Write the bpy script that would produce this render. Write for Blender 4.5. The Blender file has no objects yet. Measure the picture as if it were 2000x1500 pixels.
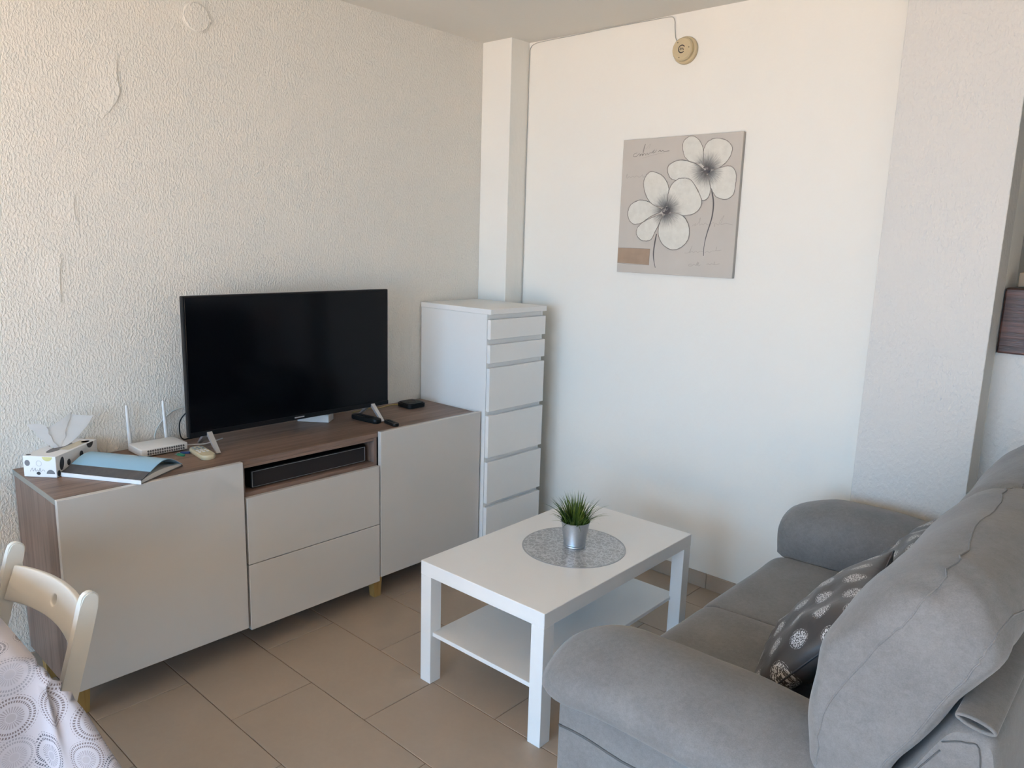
import bpy, bmesh, math, random
from mathutils import Vector, Matrix, noise
from mathutils.bvhtree import BVHTree
random.seed(7)
SC = bpy.context.scene
COL = SC.collection
PI = math.pi

# ------------------------------------------------------------------ camera
CAM = Vector((2.874, -1.300, 1.5461)); YAW, PITCH, ROLL, FPX = 0.7308, 0.1875, 0.0295, 1486.8
_f = Vector((-math.sin(YAW)*math.cos(PITCH), math.cos(YAW)*math.cos(PITCH), -math.sin(PITCH)))
_r0 = Vector((math.cos(YAW), math.sin(YAW), 0)); _u0 = _r0.cross(_f)
_r = _r0*math.cos(ROLL)+_u0*math.sin(ROLL); _u = -_r0*math.sin(ROLL)+_u0*math.cos(ROLL)
cd = bpy.data.cameras.new('camera'); cam = bpy.data.objects.new('camera', cd); COL.objects.link(cam)
cd.sensor_fit = 'HORIZONTAL'; cd.sensor_width = 36; cd.lens = FPX/2000*36; cd.clip_start = .02
cam.matrix_world = Matrix(((_r.x, _u.x, -_f.x, CAM.x), (_r.y, _u.y, -_f.y, CAM.y), (_r.z, _u.z, -_f.z, CAM.z), (0, 0, 0, 1)))
SC.camera = cam
def on(px, py, ax, val):
    """photo pixel -> point on the plane coordinate[ax] = val"""
    d = _f + _r*((px-1000)/FPX) - _u*((py-750)/FPX)
    return CAM + d*((val-CAM[ax])/d[ax])

# ------------------------------------------------------------------ world, sun, exposure
W = bpy.data.worlds.new('sky'); SC.world = W; W.use_nodes = True
wn = W.node_tree; bg = wn.nodes['Background']
bg.inputs['Color'].default_value = (.37, .655, 1.0, 1); bg.inputs['Strength'].default_value = 5.4
sun_d = bpy.data.lights.new('sun', 'SUN'); sun_d.energy = 17; sun_d.angle = .009; sun_d.color = (1, .86, .68)
sun = bpy.data.objects.new('sun', sun_d); COL.objects.link(sun)
sun.rotation_euler = Vector((.35, .42, -1.25)).normalized().to_track_quat('-Z', 'Y').to_euler()
YB = -3.9                       # window wall
OX0, OX1, OZ1 = .20, 3.90, 2.25  # balcony door opening
pl_d = bpy.data.lights.new('door_portal', 'AREA'); pl_d.shape = 'RECTANGLE'; pl_d.size = OX1-OX0; pl_d.size_y = OZ1
pl_d.cycles.is_portal = True
plo = bpy.data.objects.new('door_portal', pl_d); COL.objects.link(plo)
plo.location = ((OX0+OX1)/2, YB-.02, OZ1/2); plo.rotation_euler = (PI/2, 0, 0)
SC.view_settings.view_transform = 'Standard'; SC.view_settings.look = 'None'; SC.view_settings.gamma = 1
SC.view_settings.use_curve_mapping = False
SC.view_settings.exposure = 1.0

# ------------------------------------------------------------------ node helpers
class NT:
    def __init__(s, name):
        s.m = bpy.data.materials.new(name); s.m.use_nodes = True; s.t = s.m.node_tree
        s.b = s.t.nodes['Principled BSDF']
    def new(s, typ, **kw):
        n = s.t.nodes.new(typ)
        for k, v in kw.items(): setattr(n, k, v)
        return n
    def put(s, sock, v):
        if hasattr(v, 'links') or isinstance(v, bpy.types.NodeSocket): s.t.links.new(v, sock)
        elif isinstance(v, (tuple, list)) and len(v) == 3 and sock.type == 'RGBA': sock.default_value = (*v, 1)
        else: sock.default_value = v
    def math(s, op, a, b=0.0, c=0.0):
        n = s.new('ShaderNodeMath', operation=op); s.put(n.inputs[0], a); s.put(n.inputs[1], b); s.put(n.inputs[2], c); return n.outputs[0]
    def vmath(s, op, a, b=(0, 0, 0)):
        n = s.new('ShaderNodeVectorMath', operation=op); s.put(n.inputs[0], a); s.put(n.inputs[1], b); return n
    def mix(s, f, a, b):
        n = s.new('ShaderNodeMix', data_type='RGBA'); s.put(n.inputs[0], f); s.put(n.inputs[6], a); s.put(n.inputs[7], b); return n.outputs[2]
    def ramp(s, v, lo, hi):
        n = s.new('ShaderNodeMapRange', interpolation_type='SMOOTHSTEP'); s.put(n.inputs[0], v); n.inputs[1].default_value = lo; n.inputs[2].default_value = hi; return n.outputs[0]
    def obj(s): return s.new('ShaderNodeTexCoord').outputs['Object']
    def uv(s): return s.new('ShaderNodeTexCoord').outputs['UV']
    def scale(s, v, sc):
        n = s.new('ShaderNodeMapping'); s.put(n.inputs[0], v); n.inputs[3].default_value = sc; return n.outputs[0]
    def noise(s, v, scale, detail=2, rough=.5, out=0):
        n = s.new('ShaderNodeTexNoise'); s.put(n.inputs['Vector'], v); n.inputs['Scale'].default_value = scale
        n.inputs['Detail'].default_value = detail; n.inputs['Roughness'].default_value = rough; return n.outputs[out]
    def bump(s, h, strength, dist):
        n = s.new('ShaderNodeBump'); n.inputs['Strength'].default_value = strength; n.inputs['Distance'].default_value = dist
        s.put(n.inputs['Height'], h); s.t.links.new(n.outputs[0], s.b.inputs['Normal'])
    def set(s, **kw):
        for k, v in kw.items(): s.put(s.b.inputs[k], v)
        return s.m
def plain(name, col, rough=.5, metal=0.0, var=.04, spec=.5, coat=0.0, scale=30):
    t = NT(name); n = t.noise(t.obj(), scale)
    c = t.mix(n, tuple(x*(1-var) for x in col), tuple(min(1, x*(1+var)) for x in col))
    t.set(**{'Base Color': c, 'Roughness': rough, 'Metallic': metal, 'Specular IOR Level': spec, 'Coat Weight': coat})
    return t.m

M = {}
def stucco(name, col, bs, dist, scale, strength=.8):
    t = NT(name); o = t.obj()
    warp = t.scale(o, (1, 1, .6))
    n1 = t.noise(warp, scale, 2.5, .55); n2 = t.noise(o, 3.0, 2)
    c = t.mix(n2, tuple(x*.985 for x in col), tuple(min(1, x*1.015) for x in col))
    t.bump(t.ramp(n1, .38, .72), strength, dist)
    return t.set(**{'Base Color': c, 'Roughness': .85, 'Specular IOR Level': .2})
M['stucco'] = stucco('stucco_wall', (.80, .76, .69), 1, .0028, 150, .58)
M['smooth'] = stucco('painted_wall', (.85, .82, .755), 1, .0012, 40, .35)
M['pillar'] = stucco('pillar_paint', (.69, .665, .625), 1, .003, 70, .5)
M['ceil'] = stucco('ceiling_paint', (.78, .75, .69), 1, .001, 60, .2)

def m_tile():
    t = NT('floor_tile'); o = t.obj()
    rnd = t.new('ShaderNodeObjectInfo').outputs['Random']
    n = t.noise(o, 7, 5, .65); n2 = t.noise(o, 60, 3, .6)
    f = t.math('ADD', t.math('MULTIPLY', n, .6), t.math('MULTIPLY', n2, .25))
    f = t.math('ADD', f, t.math('MULTIPLY', rnd, .2))
    c = t.mix(f, (.36, .285, .218), (.47, .38, .30))
    t.bump(n2, .06, .002)
    return t.set(**{'Base Color': c, 'Roughness': t.math('ADD', .40, t.math('MULTIPLY', n, .15)), 'Specular IOR Level': .35})
M['tile'] = m_tile()
M['grout'] = plain('grout', (.20, .14, .10), .9)
M['white'] = plain('white_foil', (.80, .79, .77), .28, var=.01)
M['malm'] = plain('white_satin', (.80, .79, .765), .38, var=.01)
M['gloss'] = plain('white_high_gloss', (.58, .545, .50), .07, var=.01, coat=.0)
M['rim'] = plain('edge_white', (.82, .81, .80), .35, var=.01)
def m_wood(name, a, b, d, axis, rough=.45):
    t = NT(name); o = t.obj(); s = {'x': (1.2, 26, 26), 'y': (26, 1.2, 26), 'z': (26, 26, 1.2)}[axis]
    v = t.scale(o, s); n = t.noise(v, 1.0, 5, .62); n2 = t.noise(v, 4.0, 3, .6)
    c = t.mix(t.ramp(n, .3, .72), a, b); c = t.mix(t.math('MULTIPLY', t.ramp(n2, .5, .75), .55), c, d)
    t.bump(n2, .08, .001)
    return t.set(**{'Base Color': c, 'Roughness': rough, 'Specular IOR Level': .4})
M['wood_y'] = m_wood('grey_walnut_long', (.27, .18, .135), (.15, .095, .07), (.09, .058, .045), 'y')
M['wood_z'] = m_wood('grey_walnut_upright', (.25, .175, .14), (.145, .095, .075), (.085, .056, .045), 'z')
M['band'] = plain('grey_edge_band', (.27, .255, .22), .5)
M['oak'] = m_wood('golden_oak', (.42, .26, .09), (.30, .17, .05), (.2, .11, .03), 'z')
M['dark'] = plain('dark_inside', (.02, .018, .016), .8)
M['screen'] = plain('tv_screen', (.002, .002, .003), .10, var=0, spec=.18)
M['bezel'] = plain('black_bezel', (.008, .008, .009), .35, var=0, spec=.2)
M['black'] = plain('black_plastic', (.008, .008, .008), .45, var=.1, spec=.25)
M['soundbar'] = plain('soundbar_cloth', (.011, .008, .008), .8, var=.2, scale=400)
M['silver'] = plain('silver_paint', (.55, .55, .56), .35, .6, var=.02)
M['plastic'] = plain('white_plastic', (.76, .75, .73), .4, var=.01)
M['slot'] = plain('vent_slot', (.10, .10, .10), .7)
M['cable_grey'] = plain('cable_grey', (.55, .55, .52), .5)
M['cream'] = plain('cream_plastic', (.60, .53, .36), .4)
M['button'] = plain('remote_button', (.25, .32, .36), .5)
M['blue'] = plain('key_blue', (.02, .06, .22), .4)
M['green'] = plain('key_green', (.03, .28, .16), .4)
M['card'] = plain('white_card', (.78, .78, .78), .55, var=.02)
M['spot'] = plain('print_black', (.03, .03, .035), .6)
M['spot_grey'] = plain('print_grey', (.17, .17, .18), .6)
M['spot_yellow'] = plain('print_yellow', (.62, .58, .25), .6)
M['yellow_strip'] = plain('print_cream', (.60, .55, .43), .6)
M['detector'] = plain('aged_cream', (.58, .47, .29), .45, var=.06)
M['ink'] = plain('print_ink', (.05, .04, .04), .7)
def m_tissue():
    t = NT('tissue_paper'); t.set(**{'Base Color': (.88, .88, .88), 'Roughness': .8, 'Specular IOR Level': .1, 'Subsurface Weight': 0.0})
    d = t.new('ShaderNodeBsdfTranslucent'); d.inputs[0].default_value = (.9, .9, .9, 1)
    mx = t.new('ShaderNodeMixShader'); mx.inputs[0].default_value = .15
    t.t.links.new(t.b.outputs[0], mx.inputs[1]); t.t.links.new(d.outputs[0], mx.inputs[2])
    t.t.links.new(mx.outputs[0], t.t.nodes['Material Output'].inputs[0]); return t.m
M['tissue'] = m_tissue()
def m_fabric():
    t = NT('sofa_fabric'); o = t.obj()
    big = t.noise(o, 9, 3, .6); fine = t.noise(o, 420, 2, .6); mid = t.noise(o, 90, 3, .6)
    f = t.math('ADD', t.math('MULTIPLY', big, .35), t.math('ADD', t.math('MULTIPLY', fine, .35), t.math('MULTIPLY', mid, .3)))
    c = t.mix(t.ramp(f, .3, .7), (.155, .152, .149), (.225, .221, .217))
    t.bump(t.math('ADD', fine, t.math('MULTIPLY', mid, .6)), .25, .0015)
    return t.set(**{'Base Color': c, 'Roughness': .9, 'Specular IOR Level': .15, 'Sheen Weight': .25, 'Sheen Roughness': .5})
M['fabric'] = m_fabric()
M['seam'] = plain('seam_thread', (.10, .10, .10), .9)
M['foot'] = plain('black_foot', (.02, .02, .02), .5)
def m_satin():
    t = NT('grey_satin_print'); uv = t.uv()
    sep = t.new('ShaderNodeSeparateXYZ'); t.put(sep.inputs[0], uv)
    U = t.math('MULTIPLY', sep.outputs[0], 5.0); V = t.math('MULTIPLY', sep.outputs[1], 5.0)
    row = t.math('FLOOR', V); Us = t.math('ADD', U, t.math('MULTIPLY', t.math('MODULO', row, 2.0), .5))
    fu = t.math('SUBTRACT', t.math('FRACT', Us), .5); fv = t.math('SUBTRACT', t.math('FRACT', V), .5)
    du = t.math('MULTIPLY', fu, 3.3); dv = t.math('MULTIPLY', fv, 3.0)
    r = t.math('SQRT', t.math('ADD', t.math('MULTIPLY', du, du), t.math('MULTIPLY', dv, dv)))
    ins = t.math('LESS_THAN', r, .86)
    ring = t.math('MULTIPLY', t.math('GREATER_THAN', r, .95), t.math('LESS_THAN', r, 1.02))
    sp = t.math('GREATER_THAN', t.noise(uv, 110, 2, .6), .50)
    fac = t.math('ADD', t.math('MULTIPLY', ins, sp), t.math('MULTIPLY', ring, t.math('MULTIPLY', sp, .6)))
    c = t.mix(fac, (.062, .055, .052), (.62, .61, .60))
    t.bump(t.noise(uv, 5, 3), .25, .01)
    return t.set(**{'Base Color': c, 'Roughness': t.math('ADD', .33, t.math('MULTIPLY', fac, .3)), 'Specular IOR Level': .45})
M['satin'] = m_satin()
def m_cloth():
    t = NT('tablecloth_print'); uv = t.uv()
    vo = t.new('ShaderNodeTexVoronoi', voronoi_dimensions='2D', feature='F1'); t.put(vo.inputs['Vector'], uv)
    vo.inputs['Scale'].default_value = 11.0; vo.inputs['Randomness'].default_value = .35
    us = t.vmath('SCALE', uv); us.inputs[3].default_value = 11.0
    ps = t.vmath('SCALE', vo.outputs['Position']); ps.inputs[3].default_value = 11.0
    d = t.vmath('SUBTRACT', us.outputs[0], ps.outputs[0]).outputs[0]
    sep = t.new('ShaderNodeSeparateXYZ'); t.put(sep.inputs[0], d)
    r = t.vmath('LENGTH', d).outputs['Value']; th = t.math('ARCTAN2', sep.outputs[1], sep.outputs[0])
    sc = t.new('ShaderNodeSeparateColor'); t.put(sc.inputs[0], vo.outputs['Color'])
    rad = t.math('ADD', .40, t.math('MULTIPLY', sc.outputs[0], .12))
    q = t.math('DIVIDE', r, rad)
    rings = t.math('GREATER_THAN', t.math('SINE', t.math('MULTIPLY', q, 36.0)), -.25)
    ringmask = t.math('MULTIPLY', t.math('GREATER_THAN', q, .62), t.math('LESS_THAN', q, 1.06))
    k = t.math('ROUND', t.math('MULTIPLY', q, 36/(2*PI)))
    dash = t.math('GREATER_THAN', t.math('SINE', t.math('ADD', t.math('MULTIPLY', th, 46.0), t.math('MULTIPLY', k, 1.7))), -.15)
    outer = t.math('MULTIPLY', t.math('MULTIPLY', rings, ringmask), dash)
    rays = t.math('MULTIPLY', t.math('GREATER_THAN', t.math('SINE', t.math('MULTIPLY', th, 26.0)), .2),
                  t.math('MULTIPLY', t.math('GREATER_THAN', q, .24), t.math('LESS_THAN', q, .52)))
    fac = t.math('ADD', outer, t.math('MULTIPLY', rays, .55))
    ink = t.mix(t.math('GREATER_THAN', sc.outputs[1], .55), (.055, .055, .075), (.16, .12, .12))
    ink = t.mix(t.math('GREATER_THAN', sc.outputs[2], .80), ink, (.30, .29, .32))
    disk = t.math('MULTIPLY', t.math('LESS_THAN', q, .2), .25)
    c = t.mix(t.math('ADD', t.math('MULTIPLY', fac, .9), disk), (.52, .50, .54), ink)
    return t.set(**{'Base Color': c, 'Roughness': .6, 'Specular IOR Level': .3})
M['cloth'] = m_cloth()
M['chair'] = plain('white_lacquer', (.76, .73, .66), .32, var=.02)
def m_zinc():
    t = NT('galvanised_steel'); o = t.obj(); n = t.noise(o, 160, 3, .6)
    return t.set(**{'Base Color': t.mix(n, (.40, .43, .46), (.52, .55, .58)), 'Metallic': .85, 'Roughness': .42})
M['zinc'] = m_zinc()
def m_blade():
    t = NT('grass_blade'); o = t.obj(); uv = t.uv()
    sep = t.new('ShaderNodeSeparateXYZ'); t.put(sep.inputs[0], uv)
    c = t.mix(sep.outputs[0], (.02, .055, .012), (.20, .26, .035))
    return t.set(**{'Base Color': c, 'Roughness': .5, 'Specular IOR Level': .3})
M['blade'] = m_blade()
M['soil'] = plain('dark_green_moss', (.012, .02, .010), .9, var=.4)
def m_mat():
    t = NT('silver_vinyl'); o = t.obj()
    w = t.noise(o, 22, 2, .5, out=1); v = t.vmath('ADD', t.scale(o, (60, 60, 60)), t.vmath('SCALE', w).outputs[0])
    vo = t.new('ShaderNodeTexVoronoi', feature='DISTANCE_TO_EDGE'); t.put(vo.inputs['Vector'], t.vmath('ADD', t.scale(o, (42, 42, 0)), w).outputs[0]); vo.inputs['Scale'].default_value = 1.0
    n = t.noise(o, 34, 2.5, .6)
    line = t.math('SUBTRACT', 1.0, t.ramp(t.math('ABSOLUTE', t.math('SUBTRACT', n, .5)), .0, .045))
    line2 = t.math('SUBTRACT', 1.0, t.ramp(vo.outputs['Distance'], .01, .09))
    f = t.math('MAXIMUM', line, line2)
    c = t.mix(f, (.36, .37, .38), (.60, .61, .62))
    return t.set(**{'Base Color': c, 'Roughness': .3, 'Metallic': .25, 'Specular IOR Level': .5})
M['mat'] = m_mat()
M['mat_rim'] = plain('vinyl_rim', (.38, .39, .40), .35, .2)
def m_book():
    t = NT('book_cover'); uv = t.uv(); sep = t.new('ShaderNodeSeparateXYZ'); t.put(sep.inputs[0], uv)
    n = t.noise(t.obj(), 45, 4, .6)
    dk = t.mix(n, (.035, .034, .036), (.085, .08, .08)); bl = t.mix(sep.outputs[1], (.24, .45, .60), (.34, .52, .64))
    c = t.mix(t.ramp(sep.outputs[1], .20, .215), dk, bl)
    return t.set(**{'Base Color': c, 'Roughness': .25, 'Specular IOR Level': .5})
M['book'] = m_book()
M['page'] = plain('pages', (.68, .66, .62), .7); M['book_in'] = plain('inner_print', (.12, .10, .09), .4, var=.5, scale=40)
M['book_blue'] = plain('inner_blue', (.06, .22, .34), .35, var=.1)
def m_beam():
    t = NT('dark_stained_beam'); o = t.obj(); v = t.scale(o, (3, 40, 60)); n = t.noise(v, 1, 5, .65)
    c = t.mix(t.ramp(n, .35, .7), (.035, .014, .010), (.12, .052, .04)); t.bump(n, .9, .004)
    return t.set(**{'Base Color': c, 'Roughness': .38, 'Specular IOR Level': .5})
M['beam'] = m_beam()
M['beam_tile'] = plain('beige_upstand', (.33, .25, .17), .6)
M['alu'] = plain('door_frame_white', (.78, .78, .78), .4)
M['terrace'] = plain('terracotta_terrace', (.64, .42, .25), .8, var=.08)
def m_canvas():
    t = NT('canvas_ground'); o = t.obj(); n = t.noise(o, 5, 3, .6); w = t.noise(o, 500, 1)
    c = t.mix(n, (.52, .475, .42), (.60, .555, .50)); t.bump(w, .2, .0006)
    return t.set(**{'Base Color': c, 'Roughness': .75, 'Specular IOR Level': .15})
M['canvas'] = m_canvas()
M['canvas_edge'] = plain('canvas_edge_grey', (.42, .40, .37), .75)
M['stroke'] = plain('charcoal_stroke', (.20, .18, .16), .8, var=.3, scale=120)
M['stroke_soft'] = plain('pencil_stroke', (.36, .32, .28), .8, var=.2, scale=120)
M['stem'] = plain('charcoal_stem', (.11, .10, .10), .8, var=.2)
M['tan'] = plain('tan_block', (.38, .27, .19), .8, var=.15, scale=25)

# ------------------------------------------------------------------ mesh helpers
def finish(name, bm, mat, parent=None, smooth=False, auto=None):
    me = bpy.data.meshes.new(name)
    bmesh.ops.recalc_face_normals(bm, faces=bm.faces[:])
    if smooth:
        for f in bm.faces: f.smooth = True
    bm.to_mesh(me); bm.free()
    if smooth and auto:
        me.set_sharp_from_angle(angle=auto)
    if mat: me.materials.append(mat if not isinstance(mat, str) else M[mat])
    o = bpy.data.objects.new(name, me); COL.objects.link(o)
    if parent: o.parent = parent
    return o
def tag(o, label=None, cat=None, group=None, kind=None):
    if label: o['label'] = label
    if cat: o['category'] = cat
    if group: o['group'] = group
    if kind: o['kind'] = kind
    return o
def thing(name, label, cat, loc=(0, 0, 0), rz=0, group=None):
    o = bpy.data.objects.new(name, None); COL.objects.link(o); o.location = loc; o.rotation_euler = (0, 0, rz)
    o.empty_display_size = .1
    return tag(o, label, cat, group)
def box(x0, x1, y0, y1, z0, z1, bev=0.0, seg=2, bm=None):
    b = bmesh.new()
    vs = [b.verts.new(p) for p in [(x0, y0, z0), (x1, y0, z0), (x1, y1, z0), (x0, y1, z0), (x0, y0, z1), (x1, y0, z1), (x1, y1, z1), (x0, y1, z1)]]
    for f in [(3, 2, 1, 0), (4, 5, 6, 7), (0, 1, 5, 4), (1, 2, 6, 5), (2, 3, 7, 6), (3, 0, 4, 7)]: b.faces.new([vs[i] for i in f])
    if bev: bmesh.ops.bevel(b, geom=b.edges[:], offset=bev, segments=seg, profile=.5, affect='EDGES')
    if bm is not None:
        join(bm, b); return bm
    return b
def join(dst, src):
    me = bpy.data.meshes.new('tmp'); src.to_mesh(me); src.free(); dst.from_mesh(me); bpy.data.meshes.remove(me)
def xform(bm, mat):
    bmesh.ops.transform(bm, matrix=mat, verts=bm.verts[:]); return bm
def loft(rings, closed=True, cap=True, uvf=None):
    bm = bmesh.new(); R = [[bm.verts.new(p) for p in r] for r in rings]; n = len(rings[0])
    for a, b in zip(R[:-1], R[1:]):
        for i in range(n if closed else n-1):
            j = (i+1) % n; bm.faces.new((a[i], a[j], b[j], b[i]))
    if cap:
        for r, rev in ((R[0], True), (R[-1], False)):
            c = bm.verts.new(sum((v.co for v in r), Vector())/n)
            for i in range(n):
                j = (i+1) % n; bm.faces.new((r[j], r[i], c) if rev else (r[i], r[j], c))
    return bm
def catmull(pts, per=6, closed=True):
    P = [Vector(p) for p in pts]; n = len(P); out = []
    rng = range(n) if closed else range(n-1)
    for i in rng:
        if closed: a, b, c, d = P[(i-1) % n], P[i], P[(i+1) % n], P[(i+2) % n]
        else: a, b, c, d = P[max(i-1, 0)], P[i], P[i+1], P[min(i+2, n-1)]
        for k in range(per):
            t = k/per
            out.append(.5*((2*b)+(c-a)*t+(2*a-5*b+4*c-d)*t*t+(3*b-a-3*c+d)*t**3))
    if not closed: out.append(P[-1].copy())
    return out
def tube(pts, rad, n=8, cap=True):
    P = [Vector(p) for p in pts]; rings = []; up = None
    for i, p in enumerate(P):
        t = (P[min(i+1, len(P)-1)]-P[max(i-1, 0)]).normalized()
        if up is None:
            up = Vector((0, 0, 1)) if abs(t.z) < .9 else Vector((1, 0, 0))
        s = t.cross(up).normalized(); up = s.cross(t).normalized()
        r = rad[i] if isinstance(rad, (list, tuple)) else rad
        rings.append([p+s*math.cos(2*PI*k/n)*r+up*math.sin(2*PI*k/n)*r for k in range(n)])
    return loft(rings, True, cap)
def lathe(prof, n=32, cap=True):
    rings = [[Vector((r*math.cos(2*PI*k/n), r*math.sin(2*PI*k/n), z)) for k in range(n)] for r, z in prof]
    return loft(rings, True, cap)
def extrude_poly(pts2, mapf, thick):
    """flat polygon (a,b) -> solid through mapf(a,b,h)"""
    bm = bmesh.new(); n = len(pts2)
    a = [bm.verts.new(mapf(u, v, 0)) for u, v in pts2]; b = [bm.verts.new(mapf(u, v, thick)) for u, v in pts2]
    bm.faces.new(a[::-1]); bm.faces.new(b)
    for i in range(n):
        j = (i+1) % n; bm.faces.new((a[i], a[j], b[j], b[i]))
    return bm
def rrect(x0, x1, y0, y1, r, n=5):
    o = []
    for cx, cy, a0 in ((x1-r, y1-r, 0), (x0+r, y1-r, PI/2), (x0+r, y0+r, PI), (x1-r, y0+r, 3*PI/2)):
        for k in range(n+1):
            a = a0+PI/2*k/n; o.append((cx+r*math.cos(a), cy+r*math.sin(a)))
    return o
def ribbon(pts2, w, mapf, h):
    bm = bmesh.new(); L = []
    for i, (u, v) in enumerate(pts2):
        a = pts2[max(i-1, 0)]; b = pts2[min(i+1, len(pts2)-1)]
        dx, dy = b[0]-a[0], b[1]-a[1]; l = math.hypot(dx, dy) or 1
        ww = w[i] if isinstance(w, (list, tuple)) else w
        nx, ny = -dy/l*ww/2, dx/l*ww/2
        L.append((bm.verts.new(mapf(u+nx, v+ny, h)), bm.verts.new(mapf(u-nx, v-ny, h))))
    for (a, b), (c, d) in zip(L[:-1], L[1:]): bm.faces.new((a, b, d, c))
    return bm

# ------------------------------------------------------------------ the setting
CEIL = 2.513; YW = 1.745; XR = 4.4; YK = 3.9
def struct(name, bm, mat, label=None):
    return tag(finish(name, bm, mat), label, kind='structure')
fl = struct('floor', box(-.15, XR+.1, YB-.1, YK, -.12, -.0025), 'grout', 'beige stone-look tiled floor')
# 60 x 30 cm tiles, half bond, long side across the room
_tm = {}
def tile(x0, x1, y0, y1):
    key = (round(x1-x0, 3), round(y1-y0, 3))
    if key[0] < .02 or key[1] < .02: return
    if key not in _tm:
        b = box(-key[0]/2, key[0]/2, -key[1]/2, key[1]/2, -.008, 0, .0012, 1)
        me = bpy.data.meshes.new('tile'); b.to_mesh(me); b.free(); me.materials.append(M['tile']); _tm[key] = me
    o = bpy.data.objects.new('tile', _tm[key]); COL.objects.link(o); o.location = ((x0+x1)/2, (y0+y1)/2, 0); o.parent = fl
G = .0017
k0 = math.floor((YB-.0575)/.3)
for k in range(k0, int((YW-.0575)/.3)+1):
    ya, yb = max(.0575+.3*k, YB), min(.0575+.3*k+.3, YW)
    xo = .755 if k % 2 else .455
    for m in range(-2, 8):
        xa, xb = max(xo+.6*m, 0), min(xo+.6*m+.6, XR)
        tile(xa+G, xb-G, ya+G, yb-G)

wl = struct('wall_left', box(-.15, 0, YB-.1, YW+.05, -.01, CEIL+.1), 'stucco', 'white rough stucco wall behind the television')
# loosened plaster: low blisters with one sharp edge
def blister(edge, depth, h):
    E_ = [on(px, py, 0, 0) for px, py in edge]; E_ = catmull(E_, 4, False)
    n = len(E_); bm = bmesh.new(); rows = []
    for i, p in enumerate(E_):
        k = math.sin(PI*i/(n-1))**.6 if 0 < i < n-1 else 0
        r = []
        for j in range(9):
            s = j/8
            r.append(bm.verts.new((h*k*(1-s)**2+.0003-(.002 if j == 8 else 0), p.y-depth*s*max(k, .1), p.z+.03*s*(0.5-i/(n-1)))))
        rows.append([bm.verts.new((-.002, p.y+.0005, p.z))]+r)
    for a, b in zip(rows[:-1], rows[1:]):
        for i in range(len(a)-1): bm.faces.new((a[i], a[i+1], b[i+1], b[i]))
    finish('plaster_blister', bm, 'stucco', wl, True, .6)
blister([(229, 100), (227, 150), (233, 178), (222, 205), (196, 235)], .12, .0045)
blister([(120, 495), (116, 540), (121, 600)], .08, .003)
blister([(146, 380), (144, 410), (152, 435)], .07, .0025)
wb = struct('wall_back', box(-.1, 2.372, YW, YW+.2, -.01, CEIL+.1), 'smooth', 'smooth white wall behind the flower canvas')
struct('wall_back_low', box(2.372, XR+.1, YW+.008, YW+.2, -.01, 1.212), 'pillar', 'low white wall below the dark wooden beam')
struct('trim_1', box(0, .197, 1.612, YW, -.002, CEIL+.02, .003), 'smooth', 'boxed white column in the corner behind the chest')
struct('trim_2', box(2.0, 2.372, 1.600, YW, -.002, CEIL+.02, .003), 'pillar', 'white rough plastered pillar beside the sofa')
struct('ceiling', box(-.15, XR+.1, YB-.1, YK+.1, CEIL, CEIL+.12), 'ceil', 'off-white painted ceiling')
struct('wall_right', box(XR, XR+.15, YB-.1, YK+.1, -.01, CEIL+.1), 'smooth', 'white side wall')
wf = bmesh.new()
box(-.15, OX0, YB-.2, YB, -.01, CEIL+.1, bm=wf); box(OX1, XR+.1, YB-.2, YB, -.01, CEIL+.1, bm=wf); box(OX0, OX1, YB-.2, YB, OZ1, CEIL+.1, bm=wf)
struct('wall_front', wf, 'smooth', 'white wall with the balcony door opening')
dr = struct('door_1', box(OX0, OX0+.05, YB-.12, YB-.04, 0, OZ1, .004), 'alu', 'white balcony door frame')
finish('frame_jamb', box(OX1-.05, OX1, YB-.12, YB-.04, 0, OZ1, .004), 'alu', dr)
finish('frame_head', box(OX0+.05, OX1-.05, YB-.12, YB-.04, OZ1-.05, OZ1, .004), 'alu', dr)
struct('terrace', box(-6, 10, -16, YB-.2, -.15, -.02), 'terrace', 'sunlit terrace outside the balcony door')
# kitchen beyond the counter
struct('wall_kitchen', box(-.1, XR+.1, YK, YK+.15, -.01, CEIL+.1), 'smooth', 'wall of the room beyond the counter')
struct('wall_kitchen_side', box(1.9, 2.0, YW+.2, YK, -.01, CEIL+.1), 'smooth', 'side wall of the room beyond')
bt = thing('wooden_beam', 'dark reddish brown wooden counter beam on the low wall beside the pillar', 'beam', (2.376, YW, 1.213))
finish('beam', box(0, XR-2.39, -.012, .30, 0, .222, .006), 'beam', bt)
up = tag(finish('counter_upstand', box(2.40, 2.9, YW+.05, YW+.12, 1.4365, 1.486, .003), 'beam_tile'), 'small beige block standing on the dark wooden beam', 'block')

def skirting(name, x0, x1, y0, y1, along, cuts, label):
    root = struct(name, box(x0, x1, y0, y1, .0005, .066), 'grout', label)
    for a, b in zip(cuts[:-1], cuts[1:]):
        g = .0012
        if along == 'x': bm = box(a+g, b-g, y0-.003, y1, .0005, .07, .0012, 1)
        else: bm = box(x0, x1+.003, a+g, b-g, .0005, .07, .0012, 1)
        finish('skirting_tile', bm, 'tile', root)
skirting('baseboard_back', .20, 1.998, YW-.008, YW, 'x', [.2, .42, .72, 1.02, 1.38, 1.68, 1.998], 'beige tile skirting under the canvas wall')
skirting('baseboard_left', 0, .008, YB, 1.608, 'y', [YB+.3*i for i in range(16)]+[1.608], 'beige tile skirting along the stucco wall')

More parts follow.
